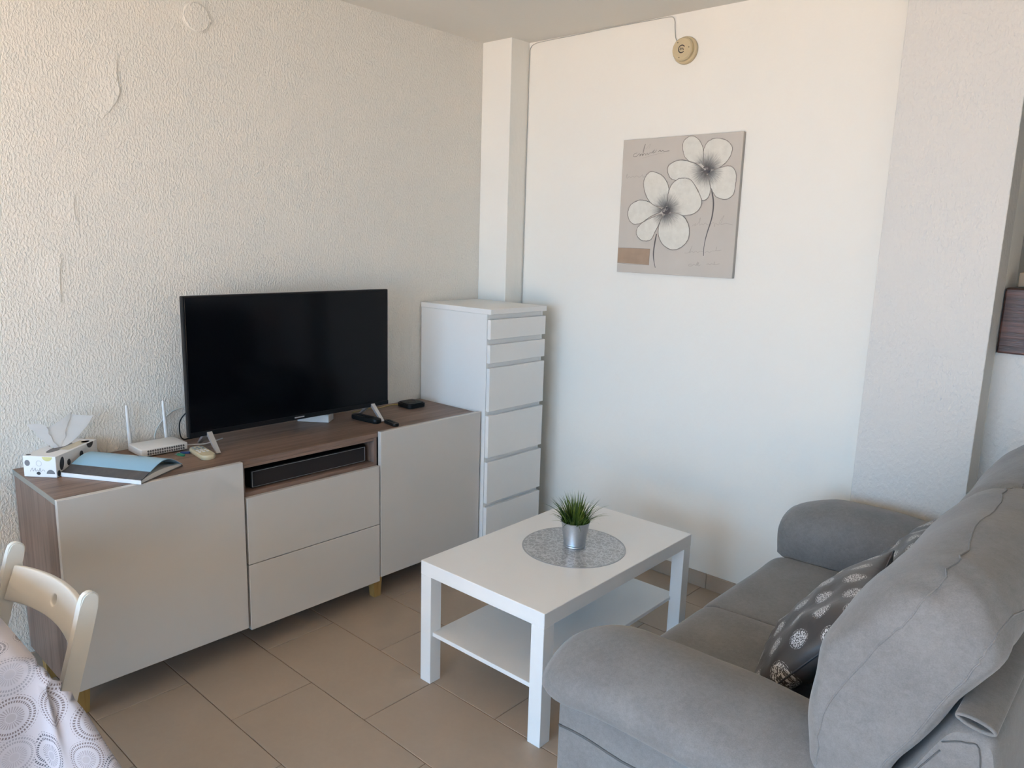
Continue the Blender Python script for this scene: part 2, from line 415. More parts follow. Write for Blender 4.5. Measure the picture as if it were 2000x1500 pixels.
# ------------------------------------------------------------------ sofa
sofa = thing('sofa', 'light grey microfibre two-seat sofa with rolled padded arms', 'sofa', (2.3, .74, 0))
SO = Vector((2.3, .74, 0))
def loc(bm): return xform(bm, Matrix.Translation(-SO))
def wob(bm, amp, sc, seed=0):
    for v in bm.verts:
        q = v.co*sc+Vector((seed*7.1, seed*3.3, seed)); v.co += Vector((noise.noise(q), noise.noise(q+Vector((31.7, 5.2, 9.1))), noise.noise(q+Vector((7.3, 41.9, 3.7)))))*amp
def puff(prof, axis, a0, a1, steps=26, p=5, smin=.55, centre=None, per=5, bulge=0.0):
    """loft a closed profile along an axis with soft pillow ends"""
    P = catmull(prof, per); c = Vector(centre) if centre else sum(P, Vector((0, 0)))/len(P)
    rings = []
    for i in range(steps+1):
        th = -PI/2+PI*i/steps; t = math.sin(th); t = math.copysign(abs(t)**.9, t)
        s = smin+(1-smin)*(max(0.0, 1-abs(t)**p))**(1/2.4)
        a = (a0+a1)/2+(a1-a0)/2*t
        r = []
        for q in P:
            w = c+(q-c)*s
            if axis == 'y': r.append((w.x, a, w.y))
            else: r.append((a, w.x, w.y))
        rings.append(r)
    return loft(rings)
SEAT = .47
def seat(y0, y1, seed):
    bm = puff([(1.875, .20), (1.848, .30), (1.845, .40), (1.885, .458), (1.98, .470), (2.12, .474), (2.30, .470), (2.46, .46), (2.50, .36), (2.46, .22), (2.15, .20)], 'y', y0, y1, 30, 26, .93, per=6)
    wob(bm, .004, 6, seed); return loc(bm)
s1 = finish('seat_cushion', seat(.2235, .7385, 1), 'fabric', sofa, True)
s2 = finish('seat_cushion', seat(.7415, 1.262, 2), 'fabric', sofa, True)
# base and feet
finish('base', loc(box(1.885, 2.70, .03, 1.46, .055, .25, .02, 3)), 'fabric', sofa, True)
for fx_, fy_ in ((1.95, .05), (2.66, .05), (1.95, 1.43), (2.66, 1.43)):
    finish('foot', loc(xform(lathe([(.02, 0), (.025, .056)], 16), Matrix.Translation((fx_, fy_, 0)))), 'foot', sofa, True, .6)
# arms
def arm(side):
    # side -1: the arm towards the balcony door, +1: the arm against the pillar
    yc = .09 if side < 0 else 1.402
    S = lambda y: yc+(y-.09)*(1 if side < 0 else -1)
    pn = box(1.888, 2.66, min(S(-.012), S(.205)), max(S(-.012), S(.205)), .05, .535, .022, 4)
    panel = finish('arm_panel', loc(pn), 'fabric', sofa, True)
    prof = [(.0, .497), (-.045, .510), (-.074, .548), (-.062, .598), (.0, .637), (.09, .650), (.175, .632), (.228, .585), (.238, .53), (.228, .475), (.21, .448), (.1, .47)]
    xs = []; P = catmull(prof, 5); c = Vector((.09, .555))
    n = 34
    for i in range(n+1):
        t = i/n; x = 1.835+(2.62-1.835)*t
        f = min(1.0, t/.22); s = .42+.58*math.sqrt(max(0, 1-(1-f)**2.3))
        if t > .93: s *= 1-.3*((t-.93)/.07)**2
        dz = -.028*(1-f)**1.2 + .012*math.sin(PI*t) - .03*max(0, t-.5)
        r = []
        for q in P:
            w = c+(q-c)*s; xx = x
            if i == 0: xx = x+.012
            r.append((xx, S(w.x), w.y+dz))
        xs.append(r)
    bm = loft(xs); wob(bm, .006, 7, 3+side)
    pad = finish('arm_pad', loc(bm), 'fabric', sofa, True)
    # fold seam where the pad meets the side panel
    bmn = tube([Vector((1.90+.7*i/20, S(-.0128), .430+.004*math.sin(i*.9))) for i in range(21)], .003, 6)
    finish('seam', loc(bmn), 'seam', pad, True)
    return pad
arm(-1); arm(1)
# back frame
fp = [(2.47, .30), (2.55, .56), (2.62, .69), (2.665, .785), (2.69, .815), (2.725, .812), (2.745, .78), (2.755, .60), (2.755, .09), (2.73, .06), (2.50, .06), (2.47, .09)]
P_ = catmull(fp, 4)
rings = []
for y, s in ((-.012, .965), (-.004, .99), (.01, 1), (.74, 1), (1.482, 1), (1.496, .99), (1.504, .965)):
    c = Vector((2.63, .44)); rings.append([((c+(q-c)*s).x, y, (c+(q-c)*s).y) for q in P_])
bf = finish('back_frame', loc(loft(rings)), 'fabric', sofa, True, .7)
st = [(2.668, .775), (2.70, .79), (2.722, .775), (2.73, .6), (2.73, .4)]
finish('seam', loc(tube([Vector((x, -.0135, z)) for x, z in catmull(st, 5, False)], .0012, 5)), 'seam', bf, True)
st = [(2.655, .76), (2.60, .66), (2.55, .56)]
finish('seam', loc(tube([Vector((x+.012, -.0135, z)) for x, z in catmull(st, 5, False)], .0012, 5)), 'seam', bf, True)
# back cushions
bprof = [(2.495, .545), (2.455, .585), (2.436, .66), (2.436, .76), (2.462, .87), (2.515, .965), (2.580, 1.020), (2.650, 1.040), (2.715, 1.02), (2.742, .96), (2.715, .885), (2.672, .805), (2.61, .69), (2.55, .585), (2.51, .54)]
def back_cushion(y0, y1, seed):
    bm = puff(bprof, 'y', y0, y1, 44, 7, .70, centre=(2.585, .80), per=6)
    for v in bm.verts:
        e = min(abs(v.co.y-y0), abs(v.co.y-y1))
        k = math.exp(-((v.co.x-2.62)**2+(v.co.z-.99)**2)/.012)*math.exp(-(e/.16)**2)
        v.co += Vector((.3, 0, .7))*(-.012*k*(.5+.5*math.sin(v.co.y*95+v.co.x*60)))
        v.co.x += .006*math.sin(v.co.z*42+v.co.y*10)*math.exp(-(e/.10)**2)*.6
    wob(bm, .011, 5, seed)
    wob(bm, .003, 17, seed+4)
    tree = BVHTree.FromBMesh(bm)
    ob = finish('back_cushion', loc(bm), 'fabric', sofa, True)
    def sm(pts, r=.0017):
        C = catmull(pts, 8, False); Q = []
        for p in C:
            h = tree.find_nearest(p); Q.append(h[0]+h[1]*.0005)
        finish('seam', loc(tube(Q, r, 6)), 'fabric', ob, True)
    near = y0-.05; far = y1+.05
    mid = (y0+y1)/2
    sm([Vector(p) for p in [(2.45, near, .62), (2.50, near, .78), (2.565, near, .905), (2.61, y0-.01, 1.0), (2.625, y0+.1, 1.09), (2.615, mid, 1.10), (2.60, y1-.08, 1.09), (2.60, y1, 1.05)]])
    sm([Vector(p) for p in [(2.545, near, .58), (2.60, near, .70), (2.665, near, .845), (2.715, near, .94), (2.75, y0+.03, 1.00), (2.80, y0+.2, 1.0), (2.80, mid, 1.0), (2.80, y1-.1, 1.0)]])
    return ob
back_cushion(-.025, .738, 11); back_cushion(.742, 1.505, 12)
# rolled fabric flap behind the head cushion
rg = []
for y in (-.035, -.03, .2, .7, 1.2, 1.515):
    r = []
    for k in range(20):
        a = 2*PI*k/20; u, v = .030*math.cos(a), .0095*math.sin(a)
        r.append((2.712+u*.97+v*.2, y, .838-u*.16+v*.95))
    rg.append(r)
flap = loft(rg, True, False)
me_in = []
ob = finish('headrest_flap', loc(flap), 'fabric', sofa, True)
sm_ = ob.modifiers.new('thick', 'SOLIDIFY'); sm_.thickness = .004

# ------------------------------------------------------------------ throw cushions
def pillow(name, label, a, T, origin, right, upv, seed, group=None):
    R_ = Vector(right).normalized(); U_ = Vector(upv); U_ = (U_-R_*U_.dot(R_)).normalized(); N_ = U_.cross(R_).normalized()
    root = thing(name, label, 'cushion', origin, 0, group)
    n = 30; bm = bmesh.new(); uvl = bm.loops.layers.uv.new('UVMap'); G_ = {}
    def f(u, v, s):
        e = max(0.0, (1-u*u)*(1-v*v))
        x = a*u*(1-.09*(1-v*v)); y = a*v*(1-.09*(1-u*u))
        h = s*T*e**.42*(1+.18*noise.noise(Vector((u*1.7, v*1.7, seed))))
        wr = .010*noise.noise(Vector((u*4, v*4, seed+s*3)))*e**.3
        return R_*x+U_*(y+a)+N_*(h+wr)
    for s in (1, -1):
        for i in range(n+1):
            for j in range(n+1):
                u = math.sin(PI/2*(2*i/n-1)); v = math.sin(PI/2*(2*j/n-1))
                edge = i in (0, n) or j in (0, n)
                k = (i, j, 0 if edge else s)
                if k not in G_: G_[k] = (bm.verts.new(f(u, v, s)), ((u+1)/2, (v+1)/2))
        for i in range(n):
            for j in range(n):
                ks = [(i, j), (i+1, j), (i+1, j+1), (i, j+1)]
                vs = [G_[(p, q, 0 if p in (0, n) or q in (0, n) else s)] for p, q in ks]
                if s < 0: vs = vs[::-1]
                fc = bm.faces.new([w[0] for w in vs])
                for lp, w in zip(fc.loops, vs): lp[uvl].uv = w[1]
    edge_pts = [G_[(i, 0, 0)][0].co.copy() for i in range(n+1)]+[G_[(n, j, 0)][0].co.copy() for j in range(1, n+1)]+[G_[(i, n, 0)][0].co.copy() for i in range(n-1, -1, -1)]+[G_[(0, j, 0)][0].co.copy() for j in range(n-1, -1, -1)]
    finish('cover', bm, 'satin', root, True)
    finish('piping', tube(edge_pts, .0025, 6), plain('dark_piping', (.04, .04, .045), .4), root, True)
    return root
pillow('throw_cushion', 'dark grey satin cushion with silver ovals leaning at the open arm of the sofa', .200, .070, (2.180, .480, SEAT+.010), (-.08, .39, 0), (.225, .0, .277), 3.3)
pillow('throw_cushion', 'grey satin cushion almost hidden behind the sofa back cushion near the pillar', .185, .058, (2.235, .99, SEAT+.010), (-.02, .40, 0), (.185, .02, .29), 8.1)

# ------------------------------------------------------------------ TV cabinet
CX = .437
cab = thing('tv_cabinet', 'long grey-walnut sideboard with glossy white doors and open niche under the television', 'cabinet', (.02, -.595, 0), -.004)
def cb(x0, x1, y0, y1, z0, z1, bev=.0008): return box(x0-.02, x1-.02, y0+.595, y1+.595, z0, z1, bev, 1)
ZT = .742; ZB = .104; CF = .4155
finish('top_panel', cb(.004, CF, -.591, 1.199, ZT-.018, ZT), 'wood_y', cab)
finish('edge_band', cb(.004, CF, -.5925, -.591, ZT-.018, ZT, 0), 'band', cab)
finish('side_panel', cb(.02, CF, -.5925, -.5765, ZB, ZT-.0182), 'wood_z', cab)
finish('side_panel', cb(.02, CF, 1.183, 1.199, ZB, ZT-.0182), 'wood_z', cab)
finish('divider', cb(.02, CF, .002, .018, ZB+.016, ZT-.0182), 'wood_z', cab)
finish('divider', cb(.02, CF, .592, .608, ZB+.016, ZT-.0182), 'wood_z', cab)
finish('bottom_panel', cb(.02, CF, -.5763, 1.1828, ZB, ZB+.016), 'wood_y', cab)
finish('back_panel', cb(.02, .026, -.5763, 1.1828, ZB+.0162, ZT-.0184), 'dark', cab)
finish('niche_shelf', cb(.03, CF, .0182, .5918, .602, .620), 'wood_y', cab)
finish('niche_rail', cb(.395, CF, .0182, .5918, ZT-.030, ZT-.0183), 'wood_y', cab)
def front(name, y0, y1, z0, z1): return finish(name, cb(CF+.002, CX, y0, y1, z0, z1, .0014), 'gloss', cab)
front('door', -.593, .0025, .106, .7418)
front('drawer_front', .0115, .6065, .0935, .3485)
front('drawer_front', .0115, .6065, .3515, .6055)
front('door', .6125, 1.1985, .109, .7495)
for fy in (-.575, .605, 1.14):
    for fx_ in (.06, .352):
        b = bmesh.new(); h = .045
        rg = [[(fx_+i*(.006), fy+i*.006, z), (fx_+h-i*.006, fy+i*.006, z), (fx_+h-i*.006, fy+h-i*.006, z), (fx_+i*.006, fy+h-i*.006, z)] for i, z in ((1, 0.0), (0, .1035))]
        b = loft(rg, True, True); xform(b, Matrix.Translation((-.02, .595, 0)))
        finish('leg', b, 'oak', cab)
ZT += .0005

# ------------------------------------------------------------------ chest of drawers
chest = thing('chest_of_drawers', 'tall narrow white chest of six drawers in the corner', 'chest', (.006, 1.206, 0))
def ch(x0, x1, y0, y1, z0, z1, bev=.001): return box(x0-.006, x1-.006, y0-1.206, y1-1.206, z0, z1, bev, 1)
Y0, Y1 = 1.206, 1.604
finish('top_panel', ch(.006, .487, Y0, Y1, 1.206, 1.230), 'malm', chest)
finish('side_panel', ch(.008, .462, Y0+.001, Y0+.017, 0.0, 1.2055), 'malm', chest)
finish('side_panel', ch(.008, .462, Y1-.017, Y1-.001, 0.0, 1.2055), 'malm', chest)
finish('back_panel', ch(.010, .016, Y0+.0172, Y1-.0172, .02, 1.2053), 'malm', chest)
finish('plinth', ch(.42, .44, Y0+.0172, Y1-.0172, 0, .06), 'malm', chest)
zz = [(1.091, 1.182), (.980, 1.066), (.752, .957), (.527, .731), (.302, .505), (.072, .281)]
for z0, z1 in zz:
    dw = finish('drawer', ch(.464, .484, Y0+.003, Y1-.002, z0, z1), 'malm', chest)
    finish('drawer_box', ch(.05, .4635, Y0+.02, Y1-.02, z0+.01, z1-.03), 'malm', dw)
    finish('drawer_rail', ch(.446, .4625, Y0+.0174, Y1-.0174, z1-.004, z1+.030), 'malm', chest)

# ------------------------------------------------------------------ coffee table
tb = thing('coffee_table', 'white rectangular coffee table with lower shelf in front of the sofa', 'table', (1.006, .340, 0), .0121)
finish('table_top', box(0, .55, 0, .90, .40, .45, .0015, 1), 'white', tb)
for a, b_ in ((.0005, .0005), (.4995, .0005), (.0005, .8495), (.4995, .8495)):
    finish('leg', box(a, a+.05, b_, b_+.05, 0, .3998, .0012, 1), 'white', tb)
finish('shelf', box(.045, .505, .012, .888, .178, .193, .001, 1), 'white', tb)
def tabletop(px, py): return on(px, py, 2, .45)

TC = Vector((1.302, .818, .4502))
pm = thing('placemat', 'round silver-grey patterned vinyl mat on the coffee table', 'placemat', TC)
finish('mat_disc', lathe([(.001, 0), (.184, 0), (.184, .0012), (.001, .0012)], 72, False), 'mat', pm)
finish('rim', lathe([(.1842, 0), (.189, 0), (.189, .0014), (.1842, .0014), (.1842, 0)], 72, False), 'mat_rim', pm)
pp = thing('potted_grass', 'artificial green grass in a small galvanised pot on the round mat', 'plant', (1.302, .822, .4518)); pp.scale = (1.13, 1.13, 1.13)
H = .086
pot = finish('pot', lathe([(.001, 0), (.0345, 0), (.0355, .004), (.0345, .007), (.0362, .011), (.0352, .014), (.0455, H-.003), (.0472, H-.002), (.0478, H), (.0465, H+.0008), (.0448, H-.002), (.042, H-.02), (.001, H-.02)], 40, False), 'zinc', pp, True, .5)
finish('moss', lathe([(.0005, H-.006), (.02, H-.007), (.0425, H-.013)], 24, False), 'soil', pp, True)
bl = bmesh.new(); uvl = bl.loops.layers.uv.new('UVMap')
for i in range(330):
    a = random.uniform(0, 2*PI); r0 = .038*math.sqrt(random.random()); lean = (r0/.038)**1.2*random.uniform(.35, 1.45)+random.uniform(0, .15)
    L_ = random.uniform(.055, .115)*(1-.12*lean); w = random.uniform(.0018, .0034)
    d = Vector((math.cos(a+random.uniform(-.4, .4)), math.sin(a+random.uniform(-.4, .4)), 0)); side = Vector((-d.y, d.x, 0)); ph = random.uniform(0, PI)
    side = side*math.cos(ph*.5)+d*math.sin(ph*.5)*.4
    p = Vector((r0*math.cos(a), r0*math.sin(a), H-.014)); ang = lean*.45; rows = []; shade = random.random()
    for k in range(7):
        t = k/6; ww = w*(1-t**1.8)
        rows.append((bl.verts.new(p+side*ww), bl.verts.new(p-side*ww)) if k < 6 else (bl.verts.new(p),))
        p = p+(Vector((0, 0, 1))*math.cos(ang)+d*math.sin(ang))*L_/6; ang += lean*.19
    for k in range(6):
        a_, b_ = rows[k], rows[k+1]
        fc = bl.faces.new((a_[0], a_[1], b_[1], b_[0]) if len(b_) == 2 else (a_[0], a_[1], b_[0]))
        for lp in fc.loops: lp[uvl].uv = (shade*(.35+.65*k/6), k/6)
tag(finish('grass_blades', bl, 'blade', pp, True), kind='stuff')

# ------------------------------------------------------------------ television
tv = thing('television', 'black flat screen television on silver splayed feet', 'television', (.19, .383, ZT))
def tvb(*a, **k): return xform(box(*a, **k), Matrix.Translation((-.19, -.383, -ZT)))
finish('housing', tvb(.176, .1985, -.078, .845, .795, 1.315, bev=.004), 'bezel', tv)
finish('rear_cover', tvb(.135, .1755, .05, .72, .83, 1.10, bev=.012, seg=3), 'black', tv)
finish('screen', tvb(.1987, .2005, -.0705, .8375, .815, 1.308, bev=.0004, seg=1), 'screen', tv)
finish('bezel', tvb(.1987, .2015, -.0765, .8435, .796, .8145, bev=.0008, seg=1), 'bezel', tv)
finish('badge', tvb(.2016, .2026, .36, .405, .8035, .8085, bev=.0002, seg=1), 'silver', tv)
for yy in (.0, .757):
    for xe, ye, r_, nm in ((.283, yy-.01, .3, 'foot'), (.095, yy+.01, .3, 'foot')):
        a = Vector((.188, yy, .812)); b_ = Vector((xe, ye, ZT+.001))
        d = (b_-a); s = Vector((0, 1, 0)); n = d.cross(s).normalized()
        rg = []
        for q, w_, h_ in ((a, .010, .006), (a+d*.5, .009, .005), (b_, .008, .004)):
            rg.append([q+s*w_+n*h_, q-s*w_+n*h_, q-s*w_-n*h_, q+s*w_-n*h_])
        for v in rg[-1]: v.z = max(v.z, ZT+.0002)
        finish('foot', xform(loft(rg), Matrix.Translation((-.19, -.383, -ZT))), 'silver', tv)

# white box behind the TV
wbx = thing('adapter_box', 'white box lying behind the television', 'box', (.10, .52, ZT), math.atan2(.136, .099)-PI/2)
_a = Vector((.147, .560)); _b = Vector((.030, .470))
wbx.location = (_a.x, _a.y, ZT); wbx.rotation_euler = (0, 0, math.atan2(_b.y-_a.y, _b.x-_a.x))
finish('case', box(0, .14, -.07, 0, 0, .034, .003, 2), 'plastic', wbx)
finish('lid', box(.004, .136, -.066, -.004, .0342, .040, .002, 2), 'plastic', wbx)
# set-top box
sb = thing('media_box', 'black rounded square media box beside the chest', 'media box', (.125, 1.045, ZT))
finish('body', xform(extrude_poly(rrect(-.052, .052, -.052, .052, .022), lambda u, v, h: Vector((u, v, .003+h)), .017), Matrix()), 'black', sb)
finish('lid', extrude_poly(rrect(-.047, .047, -.047, .047, .02), lambda u, v, h: Vector((u, v, .0202+h)), .0035), 'black', sb)
finish('base', extrude_poly(rrect(-.045, .045, -.045, .045, .02), lambda u, v, h: Vector((u, v, h)), .0028), 'foot', sb)
finish('top_ring', xform(lathe([(.024, .0238), (.030, .0238), (.030, .0246), (.024, .0246), (.024, .0238)], 32, False), Matrix()), 'bezel', sb)
# remotes
def remote(name, label, p0, p1, w, h, mat, group=None, z=None, waist=0):
    p0, p1 = Vector(p0), Vector(p1); L_ = (p1-p0).length; z = ZT if z is None else z
    o = thing(name, label, 'remote', (*((p0+p1)/2), z), math.atan2(p1.y-p0.y, p1.x-p0.x), group)
    pts = rrect(-L_/2, L_/2, -w/2, w/2, w*.42, 6)
    pts = [(u, v*(1-waist*math.exp(-(u/(L_*.3))**2))) for u, v in pts]
    rings = []
    for s, zz_ in ((.90, 0), (1, h*.3), (1, h*.7), (.93, h)):
        rings.append([(u*(1-(1-s)*w/L_), v*s, zz_) for u, v in pts])
    finish('body', loft(rings), mat, o, True, .7)
    return o, L_
r1, L1 = remote('remote_control', 'long black remote control lying by the right foot of the television', (.135, .700), (.300, .716), .046, .019, 'black', waist=.12)
for i in range(4):
    for j in range(3):
        finish('button', xform(box(-.0045, .0045, -.0035, .0035, 0, .002, .001, 1), Matrix.Translation((-.055+.028*i, -.012+.012*j, .019))), 'bezel', r1)
r2, L2 = remote('remote_control', 'small black remote control in front of the television foot', (.300, .752), (.392, .738), .030, .013, 'black')
for i in range(4):
    finish('button', xform(box(-.004, .004, -.003, .003, 0, .0015, .0006, 1), Matrix.Translation((-.03+.017*i, 0, .013))), 'bezel', r2)
r3, L3 = remote('remote_control', 'cream air conditioner remote control beside the router', (.185, -.052), (.335, -.068), .052, .017, 'cream')
for i in range(4):
    for j in range(3):
        finish('button', xform(box(-.0065, .0065, -.0045, .0045, 0, .002, .0012, 1), Matrix.Translation((-.052+.022*i, -.014+.014*j, .017))), 'button' if i < 2 else 'card', r3)
# small fobs
def fob(label, p, ang, mat, n):
    o = thing('key_fob', label, 'key fob', (*p, ZT), ang)
    finish('body', extrude_poly(rrect(-.017, .017, -.007, .007, .0065), lambda u, v, h: Vector((u, v, h)), .006), mat, o)
    finish('ring', xform(lathe([(.004, 0), (.0055, 0), (.0055, .0015), (.004, .0015), (.004, 0)], 16, False), Matrix.Translation((-.0235, 0, .001))), 'silver', o)
fob('small blue key fob beside the cream remote', (.197, -.094), .9, 'blue', 1)
fob('small green key fob in front of the router', (.214, -.118), .3, 'green', 2)
# soundbar
sbr = thing('soundbar', 'black soundbar standing in the open niche of the sideboard', 'speaker', (.35, .31, .6215))
finish('body', box(-.045, .045, -.258, .258, .002, .068, .004, 2), 'black', sbr)
finish('grille', box(.0452, .048, -.250, .250, .007, .063, .001, 1), 'soundbar', sbr)
for (y0, y1, z0, z1) in ((-.2535, .2535, .0635, .0645), (-.2535, .2535, .0055, .0065), (-.2535, -.2522, .0065, .0635), (.2522, .2535, .0065, .0635)):
    finish('trim', box(.0452, .0475, y0, y1, z0, z1), 'silver', sbr)
for s in (-1, 1): finish('foot', box(-.03, .03, s*.22-.02, s*.22+.02, 0, .0019), 'foot', sbr)

# ------------------------------------------------------------------ router
ro = thing('router', 'white wifi router with two upright antennas', 'router', (.160, -.150, ZT), 0)
finish('case', box(-.118, 0, -.084, .084, .003, .030, .004, 3), 'plastic', ro, True, .6)
for i in range(16):
    for j in range(2):
        finish('vent_slot', xform(box(-.0002, .0008, -.003, .003, -.0036, .0036), Matrix.Translation((0, -.060+i*.0085, .011+j*.010)) @ Matrix.Rotation(.35, 4, 'X')), 'slot', ro)
for s in (-1, 1):
    finish('foot', box(-.1, -.02, s*.06-.006, s*.06+.006, 0, .0029), 'slot', ro)
    b = bmesh.new(); y = s*.073 if s < 0 else .060
    x = -.1235
    rg = []
    for z, w_, d_ in ((.008, .0075, .005), (.03, .0075, .005), (.10, .0065, .0045), (.168, .005, .004), (.172, .003, .003)):
        rg.append([(x+d_*math.cos(a), y+w_*math.sin(a)+(z-.03)*(-.04 if s > 0 else -.03), z) for a in [2*PI*k/12 for k in range(12)]])
    finish('antenna', loft(rg), 'plastic', ro, True, .8)
# cables
def cable(name, label, pts, r, mat):
    o = tag(finish(name, tube(catmull(pts, 8, False), r, 7), mat, None, True), label, 'cable'); return o
cable('cable', 'grey cable looping up behind the router', [(.030, -.118, ZT+.004), (.0145, -.125, ZT+.03), (.013, -.105, ZT+.075), (.013, -.055, ZT+.118), (.0145, 0, ZT+.13), (.02, .06, ZT+.12), (.06, .10, ZT+.06)], .003, 'cable_grey')
cable('cable', 'black cable hanging from the left edge of the television', [(.16, -.045, ZT+.16), (.13, -.075, ZT+.11), (.09, -.062, ZT+.05), (.04, -.03, ZT+.012), (.03, .0, ZT+.006), (.03, .06, ZT+.006)], .0024, 'black')
cable('cable', 'thin yellow cable running from the media box behind the television', [(.070, 1.03, ZT+.004), (.05, .98, ZT+.003), (.06, .90, ZT+.003), (.04, .85, ZT+.003), (.06, .75, ZT+.003)], .0018, plain('cable_yellow', (.45, .36, .10), .5))
cable('cable', 'white cable lying between router and television foot', [(.10, -.055, ZT+.004), (.115, -.02, ZT+.003), (.13, .02, ZT+.003), (.10, .10, ZT+.003)], .0024, 'plastic')

# ------------------------------------------------------------------ tissue box
ta = Vector((.115, -.588)); tdx = Vector((.088, .071)).normalized(); 
tbx = thing('tissue_box', 'white tissue box with black spots and a tissue pulled out', 'tissue box', (ta.x, ta.y, ZT), math.atan2(tdx.y, tdx.x))
BW, BL, BH = .110, .226, .070
finish('carton', box(0, BW, 0, BL, 0, BH, .001, 1), 'card', tbx)
def ell(cx, cy, a, b, n=20, half=False, rot=0):
    o = []
    for k in range(n):
        t = (PI if half else 2*PI)*k/(n-1 if half else n); u, v = a*math.cos(t), b*math.sin(t)
        o.append((cx+u*math.cos(rot)-v*math.sin(rot), cy+u*math.sin(rot)+v*math.cos(rot)))
    return o
E3 = .0004
FR = lambda u, v, h: Vector((u, -h-.0001, v)); RI = lambda u, v, h: Vector((BW+h+.0001, u, v)); TP = lambda u, v, h: Vector((u, v, BH+h+.0001))
for f_, pts, mt in ((FR, ell(.014, .046, .009, .010), 'spot_grey'), (FR, ell(.091, .012, .014, .014, half=True), 'spot_grey'), (FR, ell(.050, .0125, .007, .005), 'spot'), (FR, ell(.082, .0685, .017, .014, half=True, rot=PI), 'spot_yellow'),
                    (RI, ell(.030, .040, .011, .022, rot=-.2), 'spot'), (RI, ell(.066, .034, .009, .011), 'spot'), (RI, ell(.012, .012, .008, .010), 'spot'), (RI, ell(.135, .042, .010, .012), 'spot'), (RI, ell(.185, .0695, .018, .018, half=True, rot=PI), 'spot'), (RI, ell(.10, .01, .010, .008), 'spot_grey'), (RI, ell(.19, .02, .01, .011), 'spot'),
                    (TP, ell(.012, .012, .008, .006), 'spot'), (TP, ell(.02, .12, .012, .008), 'spot_grey'), (TP, ell(.091, .19, .012, .016), 'spot'), (TP, rrect(.065, .1, .085, .20, .004), 'yellow_strip')):
    finish('print_spot', extrude_poly(pts, f_, E3), mt, tbx)
sc_ = catmull([(.022, .018), (.030, .030), (.032, .019), (.040, .030), (.041, .019), (.047, .024), (.052, .019), (.056, .031), (.058, .019), (.066, .025), (.072, .020)], 4, False)
finish('script_print', ribbon([(p.x, p.y) for p in sc_], .0011, FR, .0003), 'spot_grey', tbx)
rg_ = [(.053+.009*math.cos(2*PI*k/18), .046+.009*math.sin(2*PI*k/18)) for k in range(19)]
finish('ring_print', ribbon(rg_, .0007, FR, .0003), 'spot_grey', tbx)
finish('slot', extrude_poly(ell(.055, .105, .018, .065), TP, .0003), 'spot_grey', tbx)
ti = bmesh.new(); nu, nv = 36, 16; grid = []
for j in range(nv+1):
    t = j/nv; row = []
    for i in range(nu+1):
        s = i/nu-.5; ang = s*2.6
        wv = (.012+.075*t**.8); fold = math.sin(s*15+.5)*.012*(1-.3*t)*(.3+t)+.006*noise.noise(Vector((s*8, t*5, 1)))
        hgt = .008+(.070+.028*math.sin((s+.5)*2.4+.3)+.020*math.sin(s*9))*t
        if s > .25: hgt += (s-.25)*.12*t*t
        row.append(ti.verts.new((.055+s*2*wv*.55+fold*.8+.012*t, .105+s*2*wv*.95+fold, BH-.006+hgt)))
    grid.append(row)
for j in range(nv):
    for i in range(nu): ti.faces.new((grid[j][i], grid[j][i+1], grid[j+1][i+1], grid[j+1][i]))
tag(finish('tissue', ti, 'tissue', tbx, True), 'crumpled white tissue')

# ------------------------------------------------------------------ book / folder
b0 = on(112, 928, 2, ZT+.002); b1 = on(277, 945, 2, ZT+.002); dv = (b1-b0); dv.z = 0
BLn = .296; ux = dv.normalized(); org = b1-ux*BLn
bk = thing('book', 'blue and black hardcover book bulging open on the sideboard', 'book', (org.x, org.y, ZT), math.atan2(ux.y, ux.x))
BWd = .212
# local: x along spine, y away from spine
finish('back_cover', box(0, BLn, 0, BWd, 0, .0025, .0005, 1), 'book_in', bk)
pg = [[(x, .003+(BWd-.008)*k/14, .0027) for k in range(15)]+[(x, .003+(BWd-.008)*(1-k/14), .010+.012*math.sin(PI*min(1, (1-k/14)*1.1))**.8*(1-k/14*.0)*.8) for k in range(15)] for x in (.004, BLn-.004)]
finish('pages', loft(pg), 'page', bk)
cv = bmesh.new(); uvl = cv.loops.layers.uv.new('UVMap'); top = []
for i in range(2):
    for k in range(25):
        t = k/24; z = .0145+.038*math.sin(PI*t**1.25)**1.1-.008*t
        if t > .985: z = .006
        y = -.002+BWd*1.0*t
        top.append((i*BLn, y, max(z, .0045)))
def pv(p, dz): return cv.verts.new((p[0], p[1], p[2]+dz))
A_ = [pv(p, .0015) for p in top]; B_ = [pv(p, -.0005) for p in top]
def quad(vs, ts):
    f = cv.faces.new(vs)
    for l, t in zip(f.loops, ts): l[uvl].uv = (0, t)
for k in range(24):
    t0, t1 = k/24, (k+1)/24
    quad((A_[k], A_[25+k], A_[26+k], A_[k+1]), (t0, t0, t1, t1)); quad((B_[k+1], B_[26+k], B_[25+k], B_[k]), (t1, t1, t0, t0))
    quad((A_[25+k], B_[25+k], B_[26+k], A_[26+k]), (t0, t0, t1, t1)); quad((A_[k+1], B_[k+1], B_[k], A_[k]), (t1, t1, t0, t0))
quad((A_[0], B_[0], B_[25], A_[25]), (0,)*4); quad((A_[24], A_[49], B_[49], B_[24]), (1,)*4)
finish('front_cover', cv, 'book', bk, True, .8)
finish('spine', box(0, BLn, -.0035, -.001, 0, .0135, .0008, 1), 'card', bk)

